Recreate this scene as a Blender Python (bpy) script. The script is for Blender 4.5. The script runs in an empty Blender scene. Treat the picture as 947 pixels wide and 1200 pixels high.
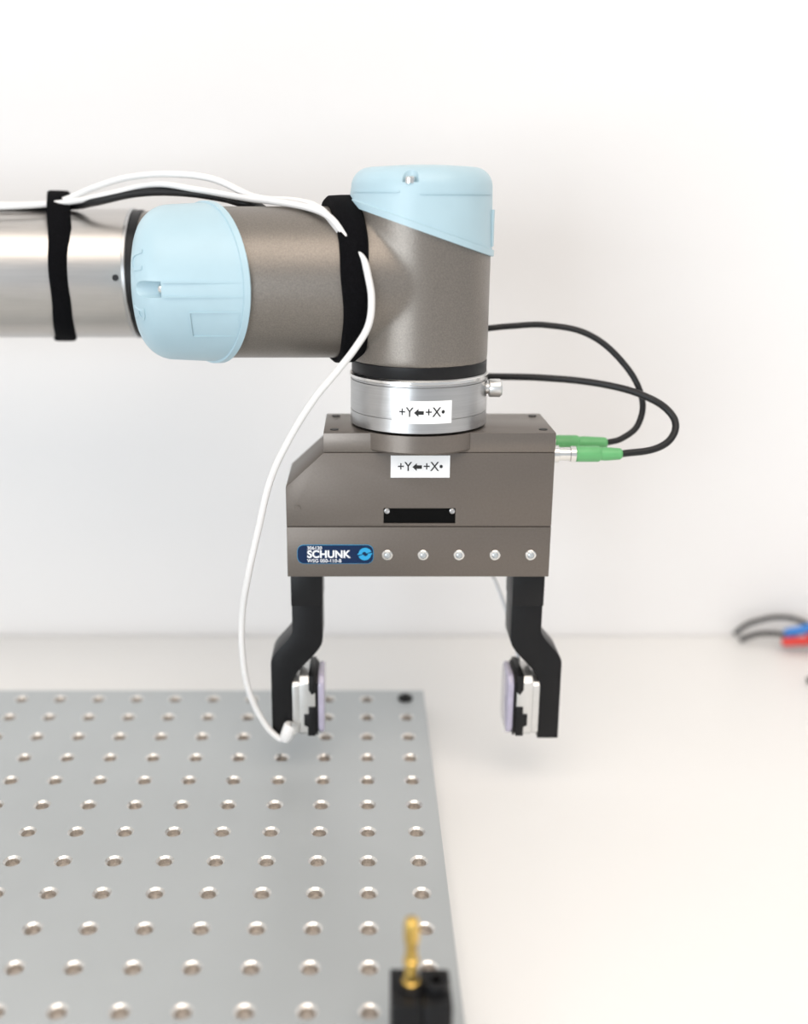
import bpy, bmesh, math
from mathutils import Vector, Matrix
from math import sin, cos, pi, radians

scene = bpy.context.scene
TABLE_Z = 0.75
BOARD_T = 0.0127
BOARD_Z = TABLE_Z + BOARD_T
ZC = BOARD_Z + 0.311          # wrist datum height; arm parts are modelled relative to it

# ------------------------------------------------------------------ materials
def new_mat(name):
    m = bpy.data.materials.new(name); m.use_nodes = True
    nt = m.node_tree
    return m, nt, nt.nodes["Principled BSDF"]

def mat(name, col, metal=0.0, rough=0.5, noise=0.0, nscale=200.0, bump=0.0, bscale=800.0,
        rough_var=0.0, stretch=None, coat=0.0, spec=0.5, sss=0.0):
    m, nt, p = new_mat(name)
    p.inputs["Base Color"].default_value = (*col, 1)
    p.inputs["Metallic"].default_value = metal
    p.inputs["Roughness"].default_value = rough
    p.inputs["Specular IOR Level"].default_value = spec
    if coat: p.inputs["Coat Weight"].default_value = coat
    tc = nt.nodes.new("ShaderNodeTexCoord")
    mp = nt.nodes.new("ShaderNodeMapping")
    nt.links.new(tc.outputs["Object"], mp.inputs["Vector"])
    if stretch: mp.inputs["Scale"].default_value = stretch
    n = nt.nodes.new("ShaderNodeTexNoise"); n.inputs["Scale"].default_value = nscale
    n.inputs["Detail"].default_value = 3
    nt.links.new(mp.outputs[0], n.inputs["Vector"])
    if noise > 0:
        r = nt.nodes.new("ShaderNodeMapRange")
        r.inputs["To Min"].default_value = 1 - noise; r.inputs["To Max"].default_value = 1 + noise
        r.inputs["From Min"].default_value = .3; r.inputs["From Max"].default_value = .7
        nt.links.new(n.outputs["Fac"], r.inputs["Value"])
        mx = nt.nodes.new("ShaderNodeVectorMath"); mx.operation = 'SCALE'
        mx.inputs[0].default_value = col
        nt.links.new(r.outputs[0], mx.inputs["Scale"])
        nt.links.new(mx.outputs[0], p.inputs["Base Color"])
    if rough_var > 0:
        r = nt.nodes.new("ShaderNodeMapRange")
        r.inputs["To Min"].default_value = rough - rough_var; r.inputs["To Max"].default_value = rough + rough_var
        nt.links.new(n.outputs["Fac"], r.inputs["Value"])
        nt.links.new(r.outputs[0], p.inputs["Roughness"])
    if bump > 0:
        n2 = nt.nodes.new("ShaderNodeTexNoise"); n2.inputs["Scale"].default_value = bscale
        nt.links.new(mp.outputs[0], n2.inputs["Vector"])
        b = nt.nodes.new("ShaderNodeBump"); b.inputs["Strength"].default_value = bump
        b.inputs["Distance"].default_value = 0.0005
        nt.links.new(n2.outputs["Fac"], b.inputs["Height"])
        nt.links.new(b.outputs[0], p.inputs["Normal"])
    return m

M_HOUSING = mat("housing_bronze_paint", (.225, .202, .178), .65, .38, .14, 1500, .18, 1800)
M_GRIP = mat("gripper_anodised", (.160, .138, .120), .55, .42, .05, 900, .05, 2500)
M_GRIPTOP = mat("gripper_lid_anodised", (.190, .166, .146), .65, .33, .04, 900)
M_CAP = mat("cap_blue_plastic", (.43, .59, .66), 0, .38, .02, 60, .03, 900)
M_CAPD = mat("cap_screw_well", (.22, .34, .42), 0, .5, .02)
M_TUBE = mat("forearm_brushed_aluminium", (.58, .56, .54), 1, .34, .03, 40, 0, 800, .05, (1, 20, 20))
M_STEEL = mat("flange_aluminium", (.50, .50, .50), 1, .30, .05, 30, 0, 800, .04, (1, 1, 40))
M_STEELB = mat("polished_steel", (.78, .77, .75), 1, .18, .02)
M_BLACK = mat("black_plastic", (.006, .006, .007), 0, .42, .1, 300, .05, 1500, spec=.3)
M_VOID = mat("window_black_matt", (.002, .002, .002), 0, .7, .1, 300, spec=.1)
M_FINGER = mat("finger_black_anodised", (.005, .005, .006), 0, .40, .1, 300, .05, 1500, spec=.28)
M_VELCRO = mat("velcro_black", (.004, .004, .005), 0, .95, .4, 1200, 1.0, 2500, spec=.10)
M_WCABLE = mat("white_cable_pvc", (.82, .81, .80), 0, .38, .02)
M_BCABLE = mat("black_cable_pvc", (.010, .010, .011), 0, .42, .05, spec=.35)
M_GREEN = mat("green_connector", (.13, .42, .16), 0, .4, .05)
M_LABEL = mat("white_label", (.90, .90, .90), 0, .45, .01)
M_INK = mat("black_ink", (.01, .01, .01), 0, .5)
M_BLUE = mat("badge_blue", (.002, .018, .068), 0, .3, .02, spec=.3)
M_CYAN = mat("badge_cyan", (.02, .34, .64), 0, .3)
M_WINK = mat("badge_white", (.85, .87, .90), 0, .35)
M_LED = mat("led_lens", (.45, .48, .50), .3, .15, .02, coat=.6)
M_PAD = mat("elastomer_pad", (.43, .40, .51), 0, .16, .08, 120, coat=.5)
M_SENS = mat("sensor_silver", (.70, .70, .69), .8, .28, .03)
M_BRASS = mat("brass", (.72, .49, .14), 1, .25, .06, 300)
M_BOARD = mat("breadboard_anodised", (.50, .53, .54), .3, .42, .04, 9, .03, 900)
M_RIM = mat("hole_rim", (.80, .78, .75), 1, .35, .05)
M_HOLE = mat("hole_thread", (.55, .51, .47), .6, .42, .2, 600)
M_TABLE = mat("table_laminate", (.89, .885, .87), 0, .42, .01, 4)
M_LEG = mat("table_leg_steel", (.5, .5, .5), .8, .4, .03)
M_WALL = mat("wall_paint", (.83, .82, .815), 0, .9, .012, 1.2, .05, 120)
M_CEIL = mat("ceiling_paint", (.85, .84, .82), 0, .9, .01, 2)
M_FLOOR = mat("floor_vinyl", (.48, .42, .36), 0, .5, .06, 5)
M_RED = mat("red_insulation", (.65, .04, .03), 0, .4)
M_BLUEC = mat("blue_insulation", (.04, .22, .62), 0, .4)

# ------------------------------------------------------------------ helpers
def empty(name, loc=(0, 0, 0)):
    e = bpy.data.objects.new(name, None); e.location = loc
    e.empty_display_size = .05
    scene.collection.objects.link(e); return e

def finish(bm, name, mats, parent=None, angle=32, recalc=True):
    if recalc: bmesh.ops.recalc_face_normals(bm, faces=bm.faces)
    for f in bm.faces: f.smooth = True
    for e in bm.edges:
        if len(e.link_faces) == 2:
            if e.calc_face_angle(0) > radians(angle): e.smooth = False
    me = bpy.data.meshes.new(name); bm.to_mesh(me); bm.free()
    if not isinstance(mats, (list, tuple)): mats = [mats]
    for m in mats: me.materials.append(m)
    o = bpy.data.objects.new(name, me); scene.collection.objects.link(o)
    if parent: o.parent = parent
    return o

def frame(axis, ref=None):
    d = Vector(axis).normalized()
    if ref is None: ref = Vector((0, 0, 1)) if abs(d.z) < .9 else Vector((1, 0, 0))
    e = Vector(ref); e = (e - d * e.dot(d)).normalized()
    return d, e, d.cross(e)

def lathe_bm(bm, prof, origin, axis, seg=64):
    d, e, f = frame(axis); O = Vector(origin)
    rings = []
    for r, h in prof:
        if r < 1e-7: rings.append([bm.verts.new(O + d * h)])
        else: rings.append([bm.verts.new(O + d * h + (e * cos(2*pi*i/seg) + f * sin(2*pi*i/seg)) * r) for i in range(seg)])
    for a, b in zip(rings, rings[1:]):
        for i in range(seg):
            j = (i+1) % seg
            if len(a) == 1 and len(b) == 1: continue
            if len(a) == 1: bm.faces.new((a[0], b[i], b[j]))
            elif len(b) == 1: bm.faces.new((a[i], a[j], b[0]))
            else: bm.faces.new((a[i], a[j], b[j], b[i]))

def lathe(name, prof, origin, axis, m, parent, seg=64, angle=32):
    bm = bmesh.new(); lathe_bm(bm, prof, origin, axis, seg)
    return finish(bm, name, m, parent, angle)

def prism_bm(bm, poly, a0, a1, plane='xz', bev=0.0, seg=2):
    def V(p, a):
        if plane == 'xz': return (p[0], a, p[1])
        if plane == 'yz': return (a, p[0], p[1])
        return (p[0], p[1], a)
    t = bmesh.new()
    A = [t.verts.new(V(p, a0)) for p in poly]; B = [t.verts.new(V(p, a1)) for p in poly]
    t.faces.new(A); t.faces.new(B[::-1])
    n = len(poly)
    for i in range(n): t.faces.new((A[i], A[(i+1) % n], B[(i+1) % n], B[i]))
    bmesh.ops.recalc_face_normals(t, faces=t.faces)
    if bev > 0:
        es = [e for e in t.edges if e.calc_face_angle(0) > radians(28)]
        bmesh.ops.bevel(t, geom=es, offset=bev, segments=seg, affect='EDGES', profile=.5)
    me = bpy.data.meshes.new("t"); t.to_mesh(me); t.free(); bm.from_mesh(me); bpy.data.meshes.remove(me)

def prism(name, poly, a0, a1, m, parent, plane='xz', bev=0.0, seg=2, angle=32):
    bm = bmesh.new(); prism_bm(bm, poly, a0, a1, plane, bev, seg)
    return finish(bm, name, m, parent, angle)

def rect(x0, z0, x1, z1): return [(x0, z0), (x1, z0), (x1, z1), (x0, z1)]
def rrect(x0, z0, x1, z1, r, n=6):
    out = []
    for cx, cz, a in ((x1-r, z1-r, 0), (x0+r, z1-r, 90), (x0+r, z0+r, 180), (x1-r, z0+r, 270)):
        for i in range(n+1):
            t = radians(a + 90*i/n); out.append((cx + r*cos(t), cz + r*sin(t)))
    return out
def box(name, lo, hi, m, parent=None, bev=0.0, seg=2):
    return prism(name, rect(lo[0], lo[2], hi[0], hi[2]), lo[1], hi[1], m, parent, 'xz', bev, seg)

def to_mesh(o, name=None):
    dg = bpy.context.evaluated_depsgraph_get(); dg.update()
    me = bpy.data.meshes.new_from_object(o.evaluated_get(dg))
    return me

def bake(o):
    me = to_mesh(o)
    o.modifiers.clear(); old = o.data; o.data = me; me.name = o.name
    bpy.data.meshes.remove(old)
    return o

def boolean(o, cutter, op='DIFFERENCE'):
    m = o.modifiers.new("b", 'BOOLEAN'); m.operation = op; m.object = cutter; m.solver = 'EXACT'
    bake(o)
    bpy.data.objects.remove(cutter)
    bm = bmesh.new(); bm.from_mesh(o.data)
    for f in bm.faces: f.smooth = True
    for e in bm.edges:
        e.smooth = not (len(e.link_faces) == 2 and e.calc_face_angle(0) > radians(32))
    bm.to_mesh(o.data); bm.free()
    return o

def cable(name, pts, r, m, parent, scale=1e-4, i0=0, i1=None):
    P = [Vector(p) * scale for p in pts]; n = len(P)
    if i1 is None: i1 = n-1
    cu = bpy.data.curves.new(name, 'CURVE'); cu.dimensions = '3D'
    sp = cu.splines.new('BEZIER'); sp.bezier_points.add(i1-i0)
    for b, i in zip(sp.bezier_points, range(i0, i1+1)):
        a = P[max(i-1, 0)]; c = P[min(i+1, n-1)]; t = (c-a).normalized()
        b.handle_left_type = b.handle_right_type = 'FREE'
        b.co = P[i]
        b.handle_left = P[i] - t * (P[i]-a).length * .36
        b.handle_right = P[i] + t * (c-P[i]).length * .36
    cu.bevel_depth = r; cu.bevel_resolution = 5; cu.resolution_u = 14; cu.use_fill_caps = True
    o = bpy.data.objects.new(name + "_c", cu); scene.collection.objects.link(o)
    me = to_mesh(o); bpy.data.objects.remove(o)
    for p in me.polygons: p.use_smooth = True
    me.materials.clear(); me.materials.append(m)
    ob = bpy.data.objects.new(name, me); scene.collection.objects.link(ob); ob.parent = parent
    return ob

def text_mesh(name, body, size, m, parent, mapper, ext=.00005, bold=0.0, align='CENTER', sx=1.0):
    cu = bpy.data.curves.new(name, 'FONT'); cu.body = body; cu.size = size
    cu.align_x = align; cu.align_y = 'CENTER'; cu.extrude = ext; cu.offset = bold
    o = bpy.data.objects.new(name + "_c", cu); scene.collection.objects.link(o)
    me = to_mesh(o); bpy.data.objects.remove(o)
    for v in me.vertices:
        v.co = mapper(v.co.x * sx, v.co.y, v.co.z)
    me.materials.clear(); me.materials.append(m)
    ob = bpy.data.objects.new(name, me); scene.collection.objects.link(ob); ob.parent = parent
    return ob

def cyl_patch(name, center, d, e, r, p0, p1, s0, s1, th, m, parent, n=24):
    """slab hugging a cylinder: axis d, angle measured from e"""
    D, E, F = frame(d, e); C = Vector(center); bm = bmesh.new()
    def v(p, s, rr): return bm.verts.new(C + D*s + (E*cos(p) + F*sin(p))*rr)
    rows = []
    for i in range(n+1):
        p = p0 + (p1-p0)*i/n
        rows.append([v(p, s0, r), v(p, s1, r), v(p, s1, r+th), v(p, s0, r+th)])
    for a, b in zip(rows, rows[1:]):
        for k in range(4): bm.faces.new((a[k], a[(k+1) % 4], b[(k+1) % 4], b[k]))
    bm.faces.new(rows[0]); bm.faces.new(rows[-1][::-1])
    return finish(bm, name, m, parent)

# ------------------------------------------------------------------ robot arm
arm = empty("robot_arm", (0, 0, ZC))
VX, VY = .0293, .025        # vertical (tool) axis
HZ, HR = -.0400, .0376      # horizontal wrist axis height and radius

def voxel_body(name, cyls, m, smooth_iter=40, vox=.0011):
    bm = bmesh.new()
    for prof, o, ax in cyls: lathe_bm(bm, prof, o, ax, 96)
    bmesh.ops.recalc_face_normals(bm, faces=bm.faces)
    ob = finish(bm, name, m, arm)
    r = ob.modifiers.new("r", 'REMESH'); r.mode = 'VOXEL'; r.voxel_size = vox; r.use_smooth_shade = True
    s = ob.modifiers.new("s", 'SMOOTH'); s.factor = .5; s.iterations = smooth_iter
    bake(ob)
    for p in ob.data.polygons: p.use_smooth = True
    return ob

def solid(r0, r1, h0, h1): return [(0, h0), (r0, h0), (r1, h1), (0, h1)]

# wrist housing carrying the tool flange: vertical barrel + horizontal neck
voxel_body("wrist_barrel_housing", [
    (solid(.0352, .0352, -.0800, .0040), (VX, VY, 0), (0, 0, 1)),
    (solid(.0378, .0345, -.012, .0300), (0, VY, -.0393), (1, 0, 0))], M_HOUSING)
# horizontal wrist housing + branch going back to the forearm
voxel_body("wrist_elbow_housing", [
    (solid(HR, HR, -.0930, -.0030), (0, VY, HZ), (1, 0, 0)),
    (solid(.0345, .0345, VY, .110), (-.078, 0, HZ), (0, 1, 0)),
    (solid(.0350, .0350, -.1270, -.080), (0, .100, -.0404), (1, 0, 0)),
    (solid(.0365, .0365, .090, .150), (-.083, 0, HZ), (0, 1, 0))], M_HOUSING)

def cap(name, center, d, e, r, lip, rim0, rimk, s_end, rc, dome=.0012, seg=96):
    D, E, F = frame(d, e); C = Vector(center); bm = bmesh.new()
    lv = [lambda s: (r-.0015, s), lambda s: (lip, s), lambda s: (lip, s+.0030), lambda s: (r+.0002, s+.0034)]
    rings = []
    def ring(fn):
        out = []
        for i in range(seg):
            p = 2*pi*i/seg; rr, s = fn(rim0 - rimk*cos(p))
            out.append(bm.verts.new(C + D*s + (E*cos(p)+F*sin(p))*rr))
        rings.append(out)
    for l in lv: ring(l)
    taper = .0006
    ring(lambda s: (r-taper, s_end-rc))
    for k in range(1, 10):
        a = pi/2*k/9
        ring(lambda s, a=a: (r-taper-rc+rc*cos(a), s_end-rc+rc*sin(a)))
    ring(lambda s: ((r-rc)*.5, s_end+dome*.7))
    for a, b in zip(rings, rings[1:]):
        for i in range(seg): bm.faces.new((a[i], a[(i+1) % seg], b[(i+1) % seg], b[i]))
    t = bm.verts.new(C+D*(s_end+dome))
    for i in range(seg): bm.faces.new((rings[-1][i], rings[-1][(i+1) % seg], t))
    bm.faces.new(rings[0][::-1])
    return finish(bm, name, M_CAP, arm, 30)

def temp_cyl(r, origin, axis, h0, h1):
    return lathe("cut", solid(r, r, h0, h1), origin, axis, M_CAPD, None, 32)

topcap = cap("top_cap", (VX, VY, 0), (0, 0, 1), (1, 0, 0), .0356, .0367, -.0142, .0125, .0160, .0095)
c = temp_cyl(.0040, (.0221, -.0095, 0), (0, 0, 1), .0085, .03)
c.location.z = ZC; bpy.context.view_layer.update()
boolean(topcap, c)
lathe("top_cap_screw", [(0, .0080), (.0025, .0080), (.0025, .0104), (.0020, .0110), (0, .0110)], (.0221, -.0074, 0), (0, 0, 1), M_STEELB, arm, 24)
sidecap = cap("side_cap", (0, VY, HZ), (-1, 0, 0), (0, -1, 0), .0391, .0403, .0765, .0236, .1128, .0165, .0015)
c = temp_cyl(.0040, (0, -.0120, -.0402), (-1, 0, 0), .0955, .13)
c.location.z = ZC; bpy.context.view_layer.update()
boolean(sidecap, c)
lathe("side_cap_screw", [(0, .0935), (.0025, .0935), (.0025, .0965), (.0020, .0972), (0, .0972)], (0, -.0098, -.0402), (-1, 0, 0), M_STEELB, arm, 24)

# raised ribs on the side cap
def sp(z): return math.asin(max(-1, min(1, (z-HZ)/.0391)))
def side_strip(name, za, zb, xa, xb):
    return cyl_patch(name, (0, VY, HZ), (-1, 0, 0), (0, -1, 0), .0384, sp(za), sp(zb), -xb, -xa, .0010, M_CAP, arm)
side_strip("side_cap_rib_1", -.0372, -.0366, -.0945, -.0545)
side_strip("side_cap_rib_2", -.0440, -.0434, -.0945, -.0545)
side_strip("side_cap_rib_3", -.0514, -.0508, -.0830, -.0590)
side_strip("side_cap_rib_4", -.0634, -.0628, -.0830, -.0610)
side_strip("side_cap_rib_5", -.0628, -.0514, -.0830, -.0824)
side_strip("side_cap_rib_6", -.0628, -.0514, -.0598, -.0592)
# embossed initials wrapped over the rounded end of the side cap
def emboss(off):
    def f(tx, ty, tz):
        a = radians(47) - ty/.0165; ph = (off-tx)/.030
        rr = .0220 + (.0163+tz)*cos(a); s = .0963 + (.0163+tz)*sin(a)
        return Vector((-s, VY - rr*cos(ph), HZ + rr*sin(ph)))
    return f
text_mesh("side_cap_letter_1", "U", .0125, M_CAP, arm, emboss(.0115), ext=.0006, bold=.0001, sx=1.1)
text_mesh("side_cap_letter_2", "R", .0125, M_CAP, arm, emboss(-.0110), ext=.0006, bold=.0001, sx=1.1)
cyl_patch("top_cap_rib_1", (VX, VY, 0), (0, 0, 1), (0, -1, 0), .0347, radians(-4), radians(70), .0030, .0036, .0009, M_CAP, arm)
cyl_patch("top_cap_rib_2", (VX, VY, 0), (0, 0, 1), (0, -1, 0), .0347, radians(-75), radians(-20), .0040, .0046, .0009, M_CAP, arm)
cyl_patch("top_cap_rib_3", (VX, VY, 0), (0, 0, 1), (1, 0, 0), .0350, radians(-18), radians(-12), -.0215, -.004, .0016, M_CAP, arm)

# forearm tube
lathe("forearm_tube", [(0, .1290), (.0352, .1290), (.0361, .1305), (.0361, .60), (0, .60)], (0, .100, -.0404), (-1, 0, 0), M_TUBE, arm, 96)
lathe("forearm_seal_ring", [(0, .1240), (.0350, .1240), (.0358, .1250), (.0358, .1290), (0, .1290)], (0, .100, -.0404), (-1, 0, 0), M_BLACK, arm, 96)
lathe("forearm_end_ring", [(0, .1292), (.0362, .1292), (.0366, .1297), (.0366, .1310), (.0361, .1314), (0, .1314)], (0, .100, -.0404), (-1, 0, 0), M_STEEL, arm, 96)
lathe("forearm_pin_hole", [(0, 0), (.0018, 0), (.0018, .0010), (0, .0010)], (-.1345, .0646, -.0400), (0, -1, 0), M_BLACK, arm, 20)
# elbow joint left of the view, resting on a mounting column
voxel_body("elbow_housing", [
    (solid(.050, .050, .03, .20), (-.650, 0, -.0404), (0, 1, 0)),
    (solid(.042, .042, .56, .64), (0, .100, -.0404), (-1, 0, 0))], M_HOUSING, 20, .0025)
lathe("elbow_cap", [(0, 0), (.051, 0), (.051, .012), (.045, .025), (.03, .03), (0, .031)], (-.650, .032, -.0404), (0, -1, 0), M_CAP, arm)
col = empty("robot_mounting_column", (0, 0, ZC))
lathe("column_tube", [(0, -.305), (.043, -.305), (.043, -.100), (.040, -.0925), (0, -.0925)], (-.650, .13, 0), (0, 0, 1), M_TUBE, col)
lathe("column_base", [(0, -.3237), (.080, -.3237), (.080, -.312), (.062, -.305), (.055, -.29), (.044, -.28), (0, -.28)], (-.650, .13, 0), (0, 0, 1), M_STEEL, col)

# velcro bands
def band(name, center, d, r, w, th, bulge=0.0):
    D, E, F = frame(d); C = Vector(center); bm = bmesh.new(); seg = 96; rings = []
    prof = [(r-.002, -w/2), (r+th*.6, -w/2), (r+th, -w/2+.0012), (r+th*1.05, 0), (r+th, w/2-.0012), (r+th*.6, w/2), (r-.002, w/2)]
    for rr, s in prof:
        out = []
        for i in range(seg):
            p = 2*pi*i/seg
            w1 = .0004*sin(3*p)+.0003*sin(7*p+1)
            v = E*cos(p)+F*sin(p)
            up = max(0, v.z)**6 * bulge
            out.append(bm.verts.new(C + D*(s*(1+.06*sin(2*p+.5))+w1) + v*(rr+up*(1 if rr > r else 0))))
        rings.append(out)
    for a, b in zip(rings, rings[1:]+rings[:1]):
        for i in range(seg): bm.faces.new((a[i], a[(i+1) % seg], b[(i+1) % seg], b[i]))
    return finish(bm, name, M_VELCRO, arm, 50)
band("wrist_strap", (-.0100, VY, HZ+.0006), (1, .19, .03), .0378, .0134, .0027, .0018)
band("forearm_strap", (-.1735, .100, -.0404), (1, .26, -.03), .0362, .0120, .0020, .0080)

# tool flange
lathe("black_seal_ring", [(0, -.0845), (.0346, -.0845), (.0350, -.0838), (.0350, -.0782), (.0346, -.0778), (0, -.0778)], (VX, VY, 0), (0, 0, 1), M_BLACK, arm, 96)
lathe("tool_flange", [(0, -.1112), (.0348, -.1112), (.0356, -.1106), (.0356, -.1040), (.0352, -.1038), (.0352, -.1034), (.0356, -.1032),
     (.0356, -.0880), (.0350, -.0877), (.0350, -.0872), (.0356, -.0870), (.0356, -.0848), (.0350, -.0842), (0, -.0842)], (VX, VY, 0), (0, 0, 1), M_STEEL, arm, 128)
lathe("flange_bright_lip", [(0, -.0866), (.0357, -.0866), (.0361, -.0863), (.0361, -.0850), (.0357, -.0846), (0, -.0846)], (VX, VY, 0), (0, 0, 1), M_STEELB, arm, 128)
lathe("flange_plug", [(0, .0), (.0030, 0), (.0030, .0022), (.0044, .0024), (.0047, .0030), (.0047, .0080), (.0038, .0090), (.0020, .0092), (.0018, .0086), (0, .0086)], (.0628, .018, -.0925), (1, 0, 0), M_SENS, arm, 32)

def flange_map(z0, ang0, rr):
    def f(x, y, z):
        p = ang0 + x/rr
        return Vector((VX + (rr+z)*sin(p), VY - (rr+z)*cos(p), z0 + y))
    return f
cyl_patch("flange_label", (VX, VY, 0), (0, 0, 1), (0, -1, 0), .0355, radians(-24.5), radians(24.5), -.1056, -.0942, .00025, M_LABEL, arm)
def arrow(name, mapper, m, parent):
    bm = bmesh.new()
    pts = [(-.0026, 0), (-.0004, .0020), (-.0004, .0009), (.0022, .0009), (.0022, -.0009), (-.0004, -.0009), (-.0004, -.0020)]
    a = [bm.verts.new(mapper(x, y, .00012)) for x, y in pts]; b = [bm.verts.new(mapper(x, y, 0)) for x, y in pts]
    bm.faces.new(a); bm.faces.new(b[::-1])
    for i in range(len(pts)): bm.faces.new((a[i], a[(i+1) % 7], b[(i+1) % 7], b[i]))
    return finish(bm, name, m, parent)
def legend(prefix, mk, parent):
    text_mesh(prefix+"_text_plus_y", "+Y", .0068, M_INK, parent, mk(-.0080), bold=.00004, sx=.92)
    arrow(prefix+"_arrow", mk(-.0014), M_INK, parent)
    text_mesh(prefix+"_text_plus_x", "+X\u2022", .0068, M_INK, parent, mk(.0066), bold=.00004, sx=.92)
RL = .03578
legend("flange_label", lambda off: (lambda x, y, z: flange_map(-.1000, 0, RL)(x+off, y, z)), arm)

# ------------------------------------------------------------------ gripper
grip = empty("robot_gripper", (0, 0, ZC))
GD = .050
lower = prism("body_lower", rect(-.0395, -.1896, .0979, -.1622), 0, GD, M_GRIP, grip, bev=.0004)
upper = prism("body_upper", [(-.0395, -.1619), (.0979, -.1619), (.0979, -.1226), (-.0199, -.1226), (-.0395, -.1405)], 0, GD, M_GRIP, grip, bev=.0005)
lid = prism("body_lid", rect(-.0199, -.1224, .0979, -.1122), -.0002, GD, M_GRIPTOP, grip, bev=.0005)
cut = box("cut", (.0108, -.01, -.1602), (.0480, .0025, -.1520), M_BLACK)
cut.location.z = ZC; bpy.context.view_layer.update(); boolean(upper, cut)
prism("body_window", rect(.0109, -.1601, .0479, -.1521), .0008, .0024, M_VOID, grip)
for i, (x, z) in enumerate([(.0126, -.1536), (.0463, -.1536)]):
    lathe("window_screw_%d" % (i+1), [(0, 0), (.0014, 0), (.0014, .0009), (.0010, .0011), (0, .0009)], (x, .0008, z), (0, -1, 0), M_STEEL, grip, 20)
lathe("flange_boss", [(0, -.1215), (.0350, -.1215), (.0357, -.1206), (.0357, -.1120), (0, -.1120)], (VX, VY, 0), (0, 0, 1), M_GRIPTOP, grip, 128)
for i, (x, y) in enumerate([(-.0145, .043), (.0925, .043), (-.0145, .0075), (.0925, .0075)]):
    lathe("lid_screw_%d" % (i+1), [(0, 0), (.0022, 0), (.0022, .0003), (0, .0003)], (x, y, -.1122), (0, 0, 1), M_BLACK, grip, 20)
lathe("side_screw", [(0, 0), (.0015, 0), (.0015, .0003), (0, .0003)], (-.0335, .0, -.1520), (0, -1, 0), M_GRIPTOP, grip, 20)
for i, x in enumerate([.0129, .0316, .0504, .0692, .0879]):
    lathe("indicator_ring_%d" % (i+1), [(.0017, 0), (.0028, 0), (.0028, .0004), (.0024, .0007), (.0018, .0007), (.0017, 0)], (x, 0, -.1775), (0, -1, 0), M_STEELB, grip, 32)
    lathe("indicator_lens_%d" % (i+1), [(0, 0), (.0018, 0), (.0017, .0006), (.0010, .0011), (0, .0013)], (x, 0, -.1775), (0, -1, 0), M_LED, grip, 32)
def flat_map(x0, z0, y0=-.0003, rev=1):
    return lambda x, y, z: Vector((x0+x, y0-z, z0+y))
prism("body_label", rect(.0143, -.1356, .0445, -.1240), -.0004, .0001, M_LABEL, grip)
legend("body_label", lambda off: flat_map(.0294+off, -.1300, -.00045), grip)
prism("badge_rim", rrect(-.0342, -.1822, .0057, -.1718, .0035), -.0003, .0001, M_CYAN, grip)
prism("badge", rrect(-.0340, -.1820, .0055, -.1720, .0033), -.0004, .0001, M_BLUE, grip)
text_mesh("badge_text_maker", "SCHUNK", .0056, M_WINK, grip, flat_map(-.0290, -.1771, -.00045), bold=.00018, align='LEFT', sx=.99)
text_mesh("badge_text_serial", "306120", .0026, M_WINK, grip, flat_map(-.0290, -.1736, -.00045), bold=.00003, align='LEFT')
text_mesh("badge_text_type", "WSG 050-110-B", .0026, M_WINK, grip, flat_map(-.0290, -.1806, -.00045), bold=.00003, align='LEFT', sx=1.03)
# swirl emblem
def swirl():
    bm = bmesh.new(); n = 20
    for k in range(2):
        a, b = [], []
        for i in range(n+1):
            t = i/n; ang = k*pi + radians(20) + t*radians(168)
            ro = .0036*(1-.10*t); ri = .0008+.0008*t
            if t > .9: ro += .0006
            cx, cz = .0012, -.1768
            a.append(bm.verts.new((cx+ro*cos(ang), -.00047, cz+ro*sin(ang)))); b.append(bm.verts.new((cx+ri*cos(ang), -.00047, cz+ri*sin(ang))))
        for i in range(n): bm.faces.new((a[i], a[i+1], b[i+1], b[i]))
    return finish(bm, "badge_emblem", M_CYAN, grip)
swirl()

# fingers
def ss(t): return t*t*(3-2*t)
def finger_poly():
    out = [(-.0384, -.1897)]
    for i in range(13):
        t = i/12; out.append((-.0384 - .0122*ss(t)**.95, -.2240 - .0200*t))
    out.append((-.0508, -.2897)); out.append((-.0392, -.2897))
    for i in range(15):
        t = i/14; s = ss(t)
        out.append((-.0386 + .0168*s, -.2560 + .0265*t))
    out.append((-.0218, -.1897))
    return out
FP = finger_poly()
def mir(poly): return [(.0590-x, z) for x, z in poly][::-1]
prism("finger", FP, .010, .032, M_FINGER, grip, bev=.0005)
prism("finger_1", mir(FP), .010, .032, M_FINGER, grip, bev=.0005)
for nm, f in (("jaw_block", lambda p: p), ("jaw_block_1", mir)):
    prism(nm, f(rect(-.0386, -.2095, -.0216, -.1890)), .0085, .0335, M_BLACK, grip, bev=.0004)

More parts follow.
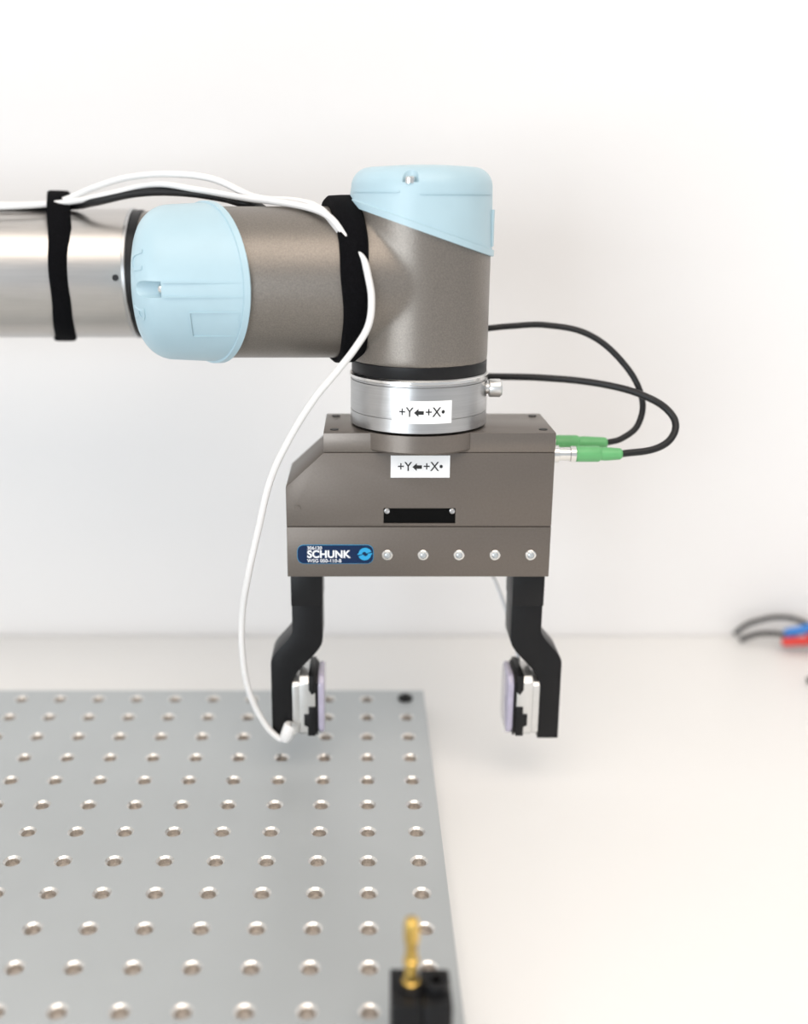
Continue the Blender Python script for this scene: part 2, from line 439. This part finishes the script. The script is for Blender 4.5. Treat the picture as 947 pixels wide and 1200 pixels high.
def octo(y0, z0, y1, z1, c): return [(y0+c, z0), (y1-c, z0), (y1, z0+c), (y1, z1-c), (y1-c, z1), (y0+c, z1), (y0, z1-c), (y0, z0+c)]
def sensor(sfx, s):
    def X(x): return x if s == 1 else .0590-x
    def seg(nm, xa, xb, y0, z0, y1, z1, c, m, b):
        a, bb = sorted((X(xa), X(xb)))
        prism(nm+sfx, octo(y0, z0, y1, z1, c), a, bb, m, grip, 'yz', b)
    seg("sensor_back", -.0390, -.0352, .0085, -.2868, .0335, -.2550, .002, M_SENS, .0004)
    seg("sensor_body", -.0352, -.0262, .0075, -.2880, .0345, -.2515, .0035, M_SENS, .0006)
    seg("sensor_rim", -.0262, -.0250, .0073, -.2882, .0347, -.2508, .0038, M_BLACK, .0003)
    seg("sensor_pad", -.0250, -.0212, .0078, -.2875, .0342, -.2512, .0042, M_PAD, .0014)
    p = [(-.0325, -.2735), (-.0300, -.2735), (-.0300, -.2690), (-.0262, -.2690), (-.0262, -.2865), (-.0305, -.2865), (-.0305, -.2810), (-.0325, -.2800)]
    if s != 1: p = mir(p)
    prism("sensor_cover"+sfx, p, .0066, .0080, M_BLACK, grip, 'xz', .0002)
    p = [(-.0298, -.2500), (-.0262, -.2500), (-.0262, -.2600), (-.0280, -.2615), (-.0298, -.2585)]
    if s != 1: p = mir(p)
    prism("sensor_clip"+sfx, p, .0066, .0330, M_BLACK, grip, 'xz', .0003)
sensor("", 1); sensor("_1", -1)
lathe("sensor_plug", [(0, 0), (.0030, 0), (.0036, .001), (.0036, .008), (.0022, .011), (0, .011)], (-.0400, .0065, -.2790), (-.35, 0, -1), M_WCABLE, grip, 24)
lathe("sensor_plug_nut", [(0, 0), (.0034, 0), (.0034, .004), (0, .004)], (-.0398, .0080, -.2815), (.1, -1, -.2), M_SENS, grip, 6)

# side connectors
def connector(sfx, y, z, x0, nut, green):
    lathe("socket_nut"+sfx, [(0, 0), (.0034, 0), (.0034, .0022), (.0046, .0024), (.0046, .0052), (.0036, .0056), (.0036, nut-.003), (.0042, nut-.0028), (.0042, nut), (0, nut)], (x0, y, z), (1, 0, 0), M_STEELB, grip, 20)
    lathe("plug_body"+sfx, [(0, 0), (.0038, 0), (.0042, .0006), (.0042, .0120), (.0038, .0128), (.0034, .0134), (.0036, .0160), (.0030, green-.001), (.0022, green), (0, green)], (x0+nut, y, z), (1, 0, 0), M_GREEN, grip, 24)
connector("", .018, -.1275, .0977, .0142, .0245)
connector("_1", .036, -.1256, .0977, .0062, .0285)
cable("sensor_lead", [(640, 330, -1880), (700, 400, -2000), (760, 480, -2090), (825, 450, -2260), (880, 340, -2450), (900, 300, -2600)], .0011, M_WCABLE, grip)

# ------------------------------------------------------------------ cables on the arm
WC = [(-6000, 960, -20), (-4000, 950, -10), (-2600, 930, -18), (-2023, 900, -20), (-1785, 900, -16), (-1664, 890, 4), (-1468, 800, 70), (-1257, 700, 121), (-1010, 600, 136), (-773, 500, 109), (-540, 350, 18), (-316, 200, -2), (-200, 60, -40),
   (-105, -30, -140), (-65, -66, -185), (-28, -92, -228), (5, -112, -268), (26, -145, -340), (42, -162, -444), (28, -172, -563), (-29, -180, -663), (-123, -190, -782), (-227, -190, -907), (-356, -170, -1112), (-457, -140, -1327),
   (-530, -110, -1601), (-601, -60, -1897), (-640, 0, -2109), (-651, 30, -2344), (-625, 60, -2587), (-549, 80, -2790), (-470, 80, -2885), (-425, 70, -2880)]
cable("white_cable", WC, .00175, M_WCABLE, arm, i1=23)
cable("sensor_cable", WC, .00175, M_WCABLE, grip, i0=23)
cable("white_cable_1", [(-6000, 860, -20), (-4000, 850, -20), (-2600, 850, -30), (-1991, 820, -30), (-1629, 850, -5), (-1367, 750, 40), (-1112, 650, 86), (-864, 500, 58), (-579, 330, 12), (-442, 220, -2), (-268, 100, -30), (-160, 0, -72), (-90, -60, -150), (-60, -80, -200)], .0016, M_WCABLE, arm)
cable("black_cable", [(-6000, 1050, -20), (-4000, 1040, -15), (-2600, 1000, -22), (-1643, 920, -25), (-1474, 800, -5), (-1216, 700, 42), (-970, 600, 46), (-733, 500, 18), (-600, 400, -14), (-520, 480, -40), (-480, 560, -120)], .0023, M_BCABLE, arm)
sc = empty("black_signal_cables", (0, 0, ZC))
cable("upper_lead", [(540, 640, -680), (631, 605, -674), (818, 600, -656), (1004, 600, -651), (1230, 550, -696), (1415, 500, -842), (1517, 450, -1020), (1497, 400, -1161), (1407, 375, -1235), (1318, 360, -1256)], .0017, M_BCABLE, sc)
cable("lower_lead", [(540, 640, -933), (639, 605, -933), (1010, 550, -934), (1318, 450, -955), (1527, 350, -1007), (1648, 300, -1094), (1650, 250, -1181), (1552, 200, -1248), (1360, 180, -1275)], .0019, M_BCABLE, sc)

# ------------------------------------------------------------------ optical breadboard with real holes
def breadboard():
    bm = bmesh.new(); P = .025; R = .0034; RC = .0046; n = 16
    X1, Y1 = .0403, .1135; NX = NY = 24
    x_first = X1-.0125; y_first = Y1-.0125
    ring = [(cos(2*pi*i/n), sin(2*pi*i/n)) for i in range(n)]
    sq = []
    for cx, cy in ring:
        k = .5*P/max(abs(cx), abs(cy)); sq.append((cx*k, cy*k))
    for i in range(NX):
        for j in range(NY):
            cx = x_first - i*P; cy = y_first - j*P
            S = [bm.verts.new((cx+a, cy+b, 0)) for a, b in sq]
            A = [bm.verts.new((cx+a*RC, cy+b*RC, 0)) for a, b in ring]
            B = [bm.verts.new((cx+a*R, cy+b*R, -.0010)) for a, b in ring]
            C = [bm.verts.new((cx+a*R, cy+b*R, -.0036)) for a, b in ring]
            for k in range(n):
                l = (k+1) % n
                bm.faces.new((S[k], S[l], A[l], A[k]))
                f = bm.faces.new((A[k], A[l], B[l], B[k])); f.material_index = 1
                f = bm.faces.new((B[k], B[l], C[l], C[k])); f.material_index = 2
            f = bm.faces.new(C); f.material_index = 2
    x0 = X1-NX*P; y0 = Y1-NY*P
    T = [bm.verts.new(v) for v in ((x0, y0, 0), (X1, y0, 0), (X1, Y1, 0), (x0, Y1, 0))]
    Bt = [bm.verts.new((v.co.x, v.co.y, -BOARD_T)) for v in T]
    for k in range(4): bm.faces.new((T[k], Bt[k], Bt[(k+1) % 4], T[(k+1) % 4]))
    bm.faces.new(Bt[::-1])
    for f in bm.faces:
        f.normal_update()
        if f.material_index == 0 and abs(f.normal.z) > .5 and f.verts[0].co.z > -.001 and f.normal.z < 0: f.normal_flip()
    for f in bm.faces: f.smooth = False
    me = bpy.data.meshes.new("optical_breadboard"); bm.to_mesh(me); bm.free()
    for m in (M_BOARD, M_RIM, M_HOLE): me.materials.append(m)
    o = bpy.data.objects.new("optical_breadboard", me); scene.collection.objects.link(o); o.location.z = BOARD_Z
    return o
breadboard()
lathe("socket_head_screw", [(0, 0), (.0042, 0), (.0048, .0005), (.0048, .0035), (.0042, .0040), (.0022, .0040), (.0022, .0018), (0, .0018)], (.0278, .101, BOARD_Z-.002), (0, 0, 1), M_BLACK, None, 32)

# ------------------------------------------------------------------ brass pin in black holder
ph = empty("brass_locating_pin", (0, 0, BOARD_Z))
prism("holder_block", rect(.0104, 0, .0212, .0300), -.205, -.185, M_BLACK, ph, bev=.0006)
prism("holder_sleeve_block", rect(.0216, 0, .0330, .0298), -.205, -.185, M_BLACK, ph, bev=.0008)
lathe("holder_sleeve", [(.0022, .028), (.0022, .0335), (.0030, .0340), (.0048, .0340), (.0052, .0335), (.0052, .028), (.0022, .028)], (.0273, -.195, 0), (0, 0, 1), M_BLACK, ph, 32)
lathe("pin", [(0, .0285), (.0033, .0285), (.0033, .0330), (.0026, .0335), (.0026, .0400), (.0030, .0404), (.0030, .0425), (.0024, .0430), (.0023, .0490), (.0027, .0500), (.0029, .0520), (.0029, .0580), (.0024, .0596), (.0014, .0604), (0, .0606)], (.0180, -.195, 0), (0, 0, 1), M_BRASS, ph, 32)
lathe("holder_collar", [(0, .0285), (.0048, .0285), (.0048, .0312), (.0042, .0318), (0, .0318)], (.0180, -.195, 0), (0, 0, 1), M_BLACK, ph, 32)

# ------------------------------------------------------------------ loose wires on the table near the wall
lw = empty("loose_wires", (0, 0, ZC))
def tw(nm, pts, r, m): return cable(nm, pts, r, m, lw)
tw("wire_1", [(2850, 2250, -3185), (2915, 2240, -3115), (3008, 2240, -3072), (3172, 2230, -3038), (3335, 2200, -3060), (3550, 2000, -3140), (3900, 1800, -3217), (4500, 1700, -3217)], .0019, M_BCABLE)
tw("wire_2", [(2870, 2180, -3205), (2930, 2170, -3170), (3030, 2170, -3145), (3180, 2160, -3150), (3340, 2100, -3185), (3600, 1900, -3217), (4400, 1600, -3217)], .0019, M_BCABLE)
tw("wire_3", [(3330, 2100, -3120), (3450, 2050, -3110), (3600, 1900, -3160), (3900, 1650, -3217), (4600, 1500, -3217)], .0020, M_RED)
tw("wire_4", [(3110, 1500, -3215), (3170, 1500, -3190), (3350, 1450, -3190), (3600, 1350, -3215), (4200, 1200, -3215)], .0022, M_BCABLE)
lathe("banana_plug", [(0, 0), (.0028, 0), (.0036, .002), (.0036, .020), (.0024, .026), (0, .026)], (.318, .212, -.3125), (1, -.1, .30), M_BLUEC, lw, 20)
lathe("banana_plug_1", [(0, 0), (.0028, 0), (.0034, .002), (.0034, .018), (.0024, .024), (0, .024)], (.313, .203, -.3155), (1, -.1, .10), M_RED, lw, 20)

# ------------------------------------------------------------------ table and room
WALL_Y = .236
tb = empty("laboratory_table", (0, 0, 0))
box("table_top", (-1.10, -.70, TABLE_Z-.03), (1.30, WALL_Y-.001, TABLE_Z), M_TABLE, tb, .002)
for i, (x, y) in enumerate([(-1.03, -.63), (1.23, -.63), (-1.03, .16), (1.23, .16)]):
    box("leg_%d" % (i+1), (x-.03, y-.03, 0), (x+.03, y+.03, TABLE_Z-.03), M_LEG, tb, .003)
box("apron_front", (-1.0, -.64, TABLE_Z-.09), (1.2, -.62, TABLE_Z-.03), M_LEG, tb)
box("apron_back", (-1.0, .15, TABLE_Z-.09), (1.2, .17, TABLE_Z-.03), M_LEG, tb)
box("wall_back", (-2.2, WALL_Y, 0), (2.6, WALL_Y+.1, 2.7), M_WALL)
box("wall_left", (-2.3, -3.2, 0), (-2.2, WALL_Y+.1, 2.7), M_WALL)
box("floor", (-2.3, -3.2, -.1), (2.6, WALL_Y+.1, 0), M_FLOOR)
box("ceiling", (-2.3, -3.2, 2.7), (2.6, WALL_Y+.1, 2.8), M_CEIL)
box("baseboard_back", (-2.2, WALL_Y-.012, 0), (2.6, WALL_Y, .08), M_CEIL, None, .002)

# ------------------------------------------------------------------ lighting
def area(name, loc, target, sx, sy, power, col):
    l = bpy.data.lights.new(name, 'AREA'); l.shape = 'RECTANGLE'; l.size = sx; l.size_y = sy
    l.energy = power; l.color = col
    o = bpy.data.objects.new(name, l); scene.collection.objects.link(o); o.location = loc
    o.rotation_euler = (Vector(target)-Vector(loc)).to_track_quat('-Z', 'Y').to_euler()
    return o
area("ceiling_lamp", (.3, -1.4, 2.66), (.3, -1.3, 0), 2.4, 1.8, 36, (1, .88, .77))
area("window_light", (-1.6, -2.4, 1.05), (0, 0, .90), 1.6, 1.2, 41, (.85, .93, 1))
w = bpy.data.worlds.new("world"); scene.world = w; w.use_nodes = True
bg = w.node_tree.nodes["Background"]; bg.inputs[0].default_value = (.91, .95, 1, 1); bg.inputs[1].default_value = 0.70
scene.view_settings.view_transform = 'Standard'
scene.view_settings.look = 'None'
scene.view_settings.exposure = 0.0

# ------------------------------------------------------------------ camera
cd = bpy.data.cameras.new("camera"); cam = bpy.data.objects.new("camera", cd); scene.collection.objects.link(cam)
cam.location = (0, -.52, ZC)
cam.rotation_euler = (radians(90-16.5), 0, 0)
cd.sensor_fit = 'VERTICAL'; cd.sensor_height = 36; cd.sensor_width = 24
cd.lens = 36*1230/1200
cd.shift_x = (473.5-425)/1200
cd.clip_start = .01; cd.clip_end = 50
cd.dof.use_dof = True; cd.dof.focus_distance = .525; cd.dof.aperture_fstop = 2.9
scene.camera = cam
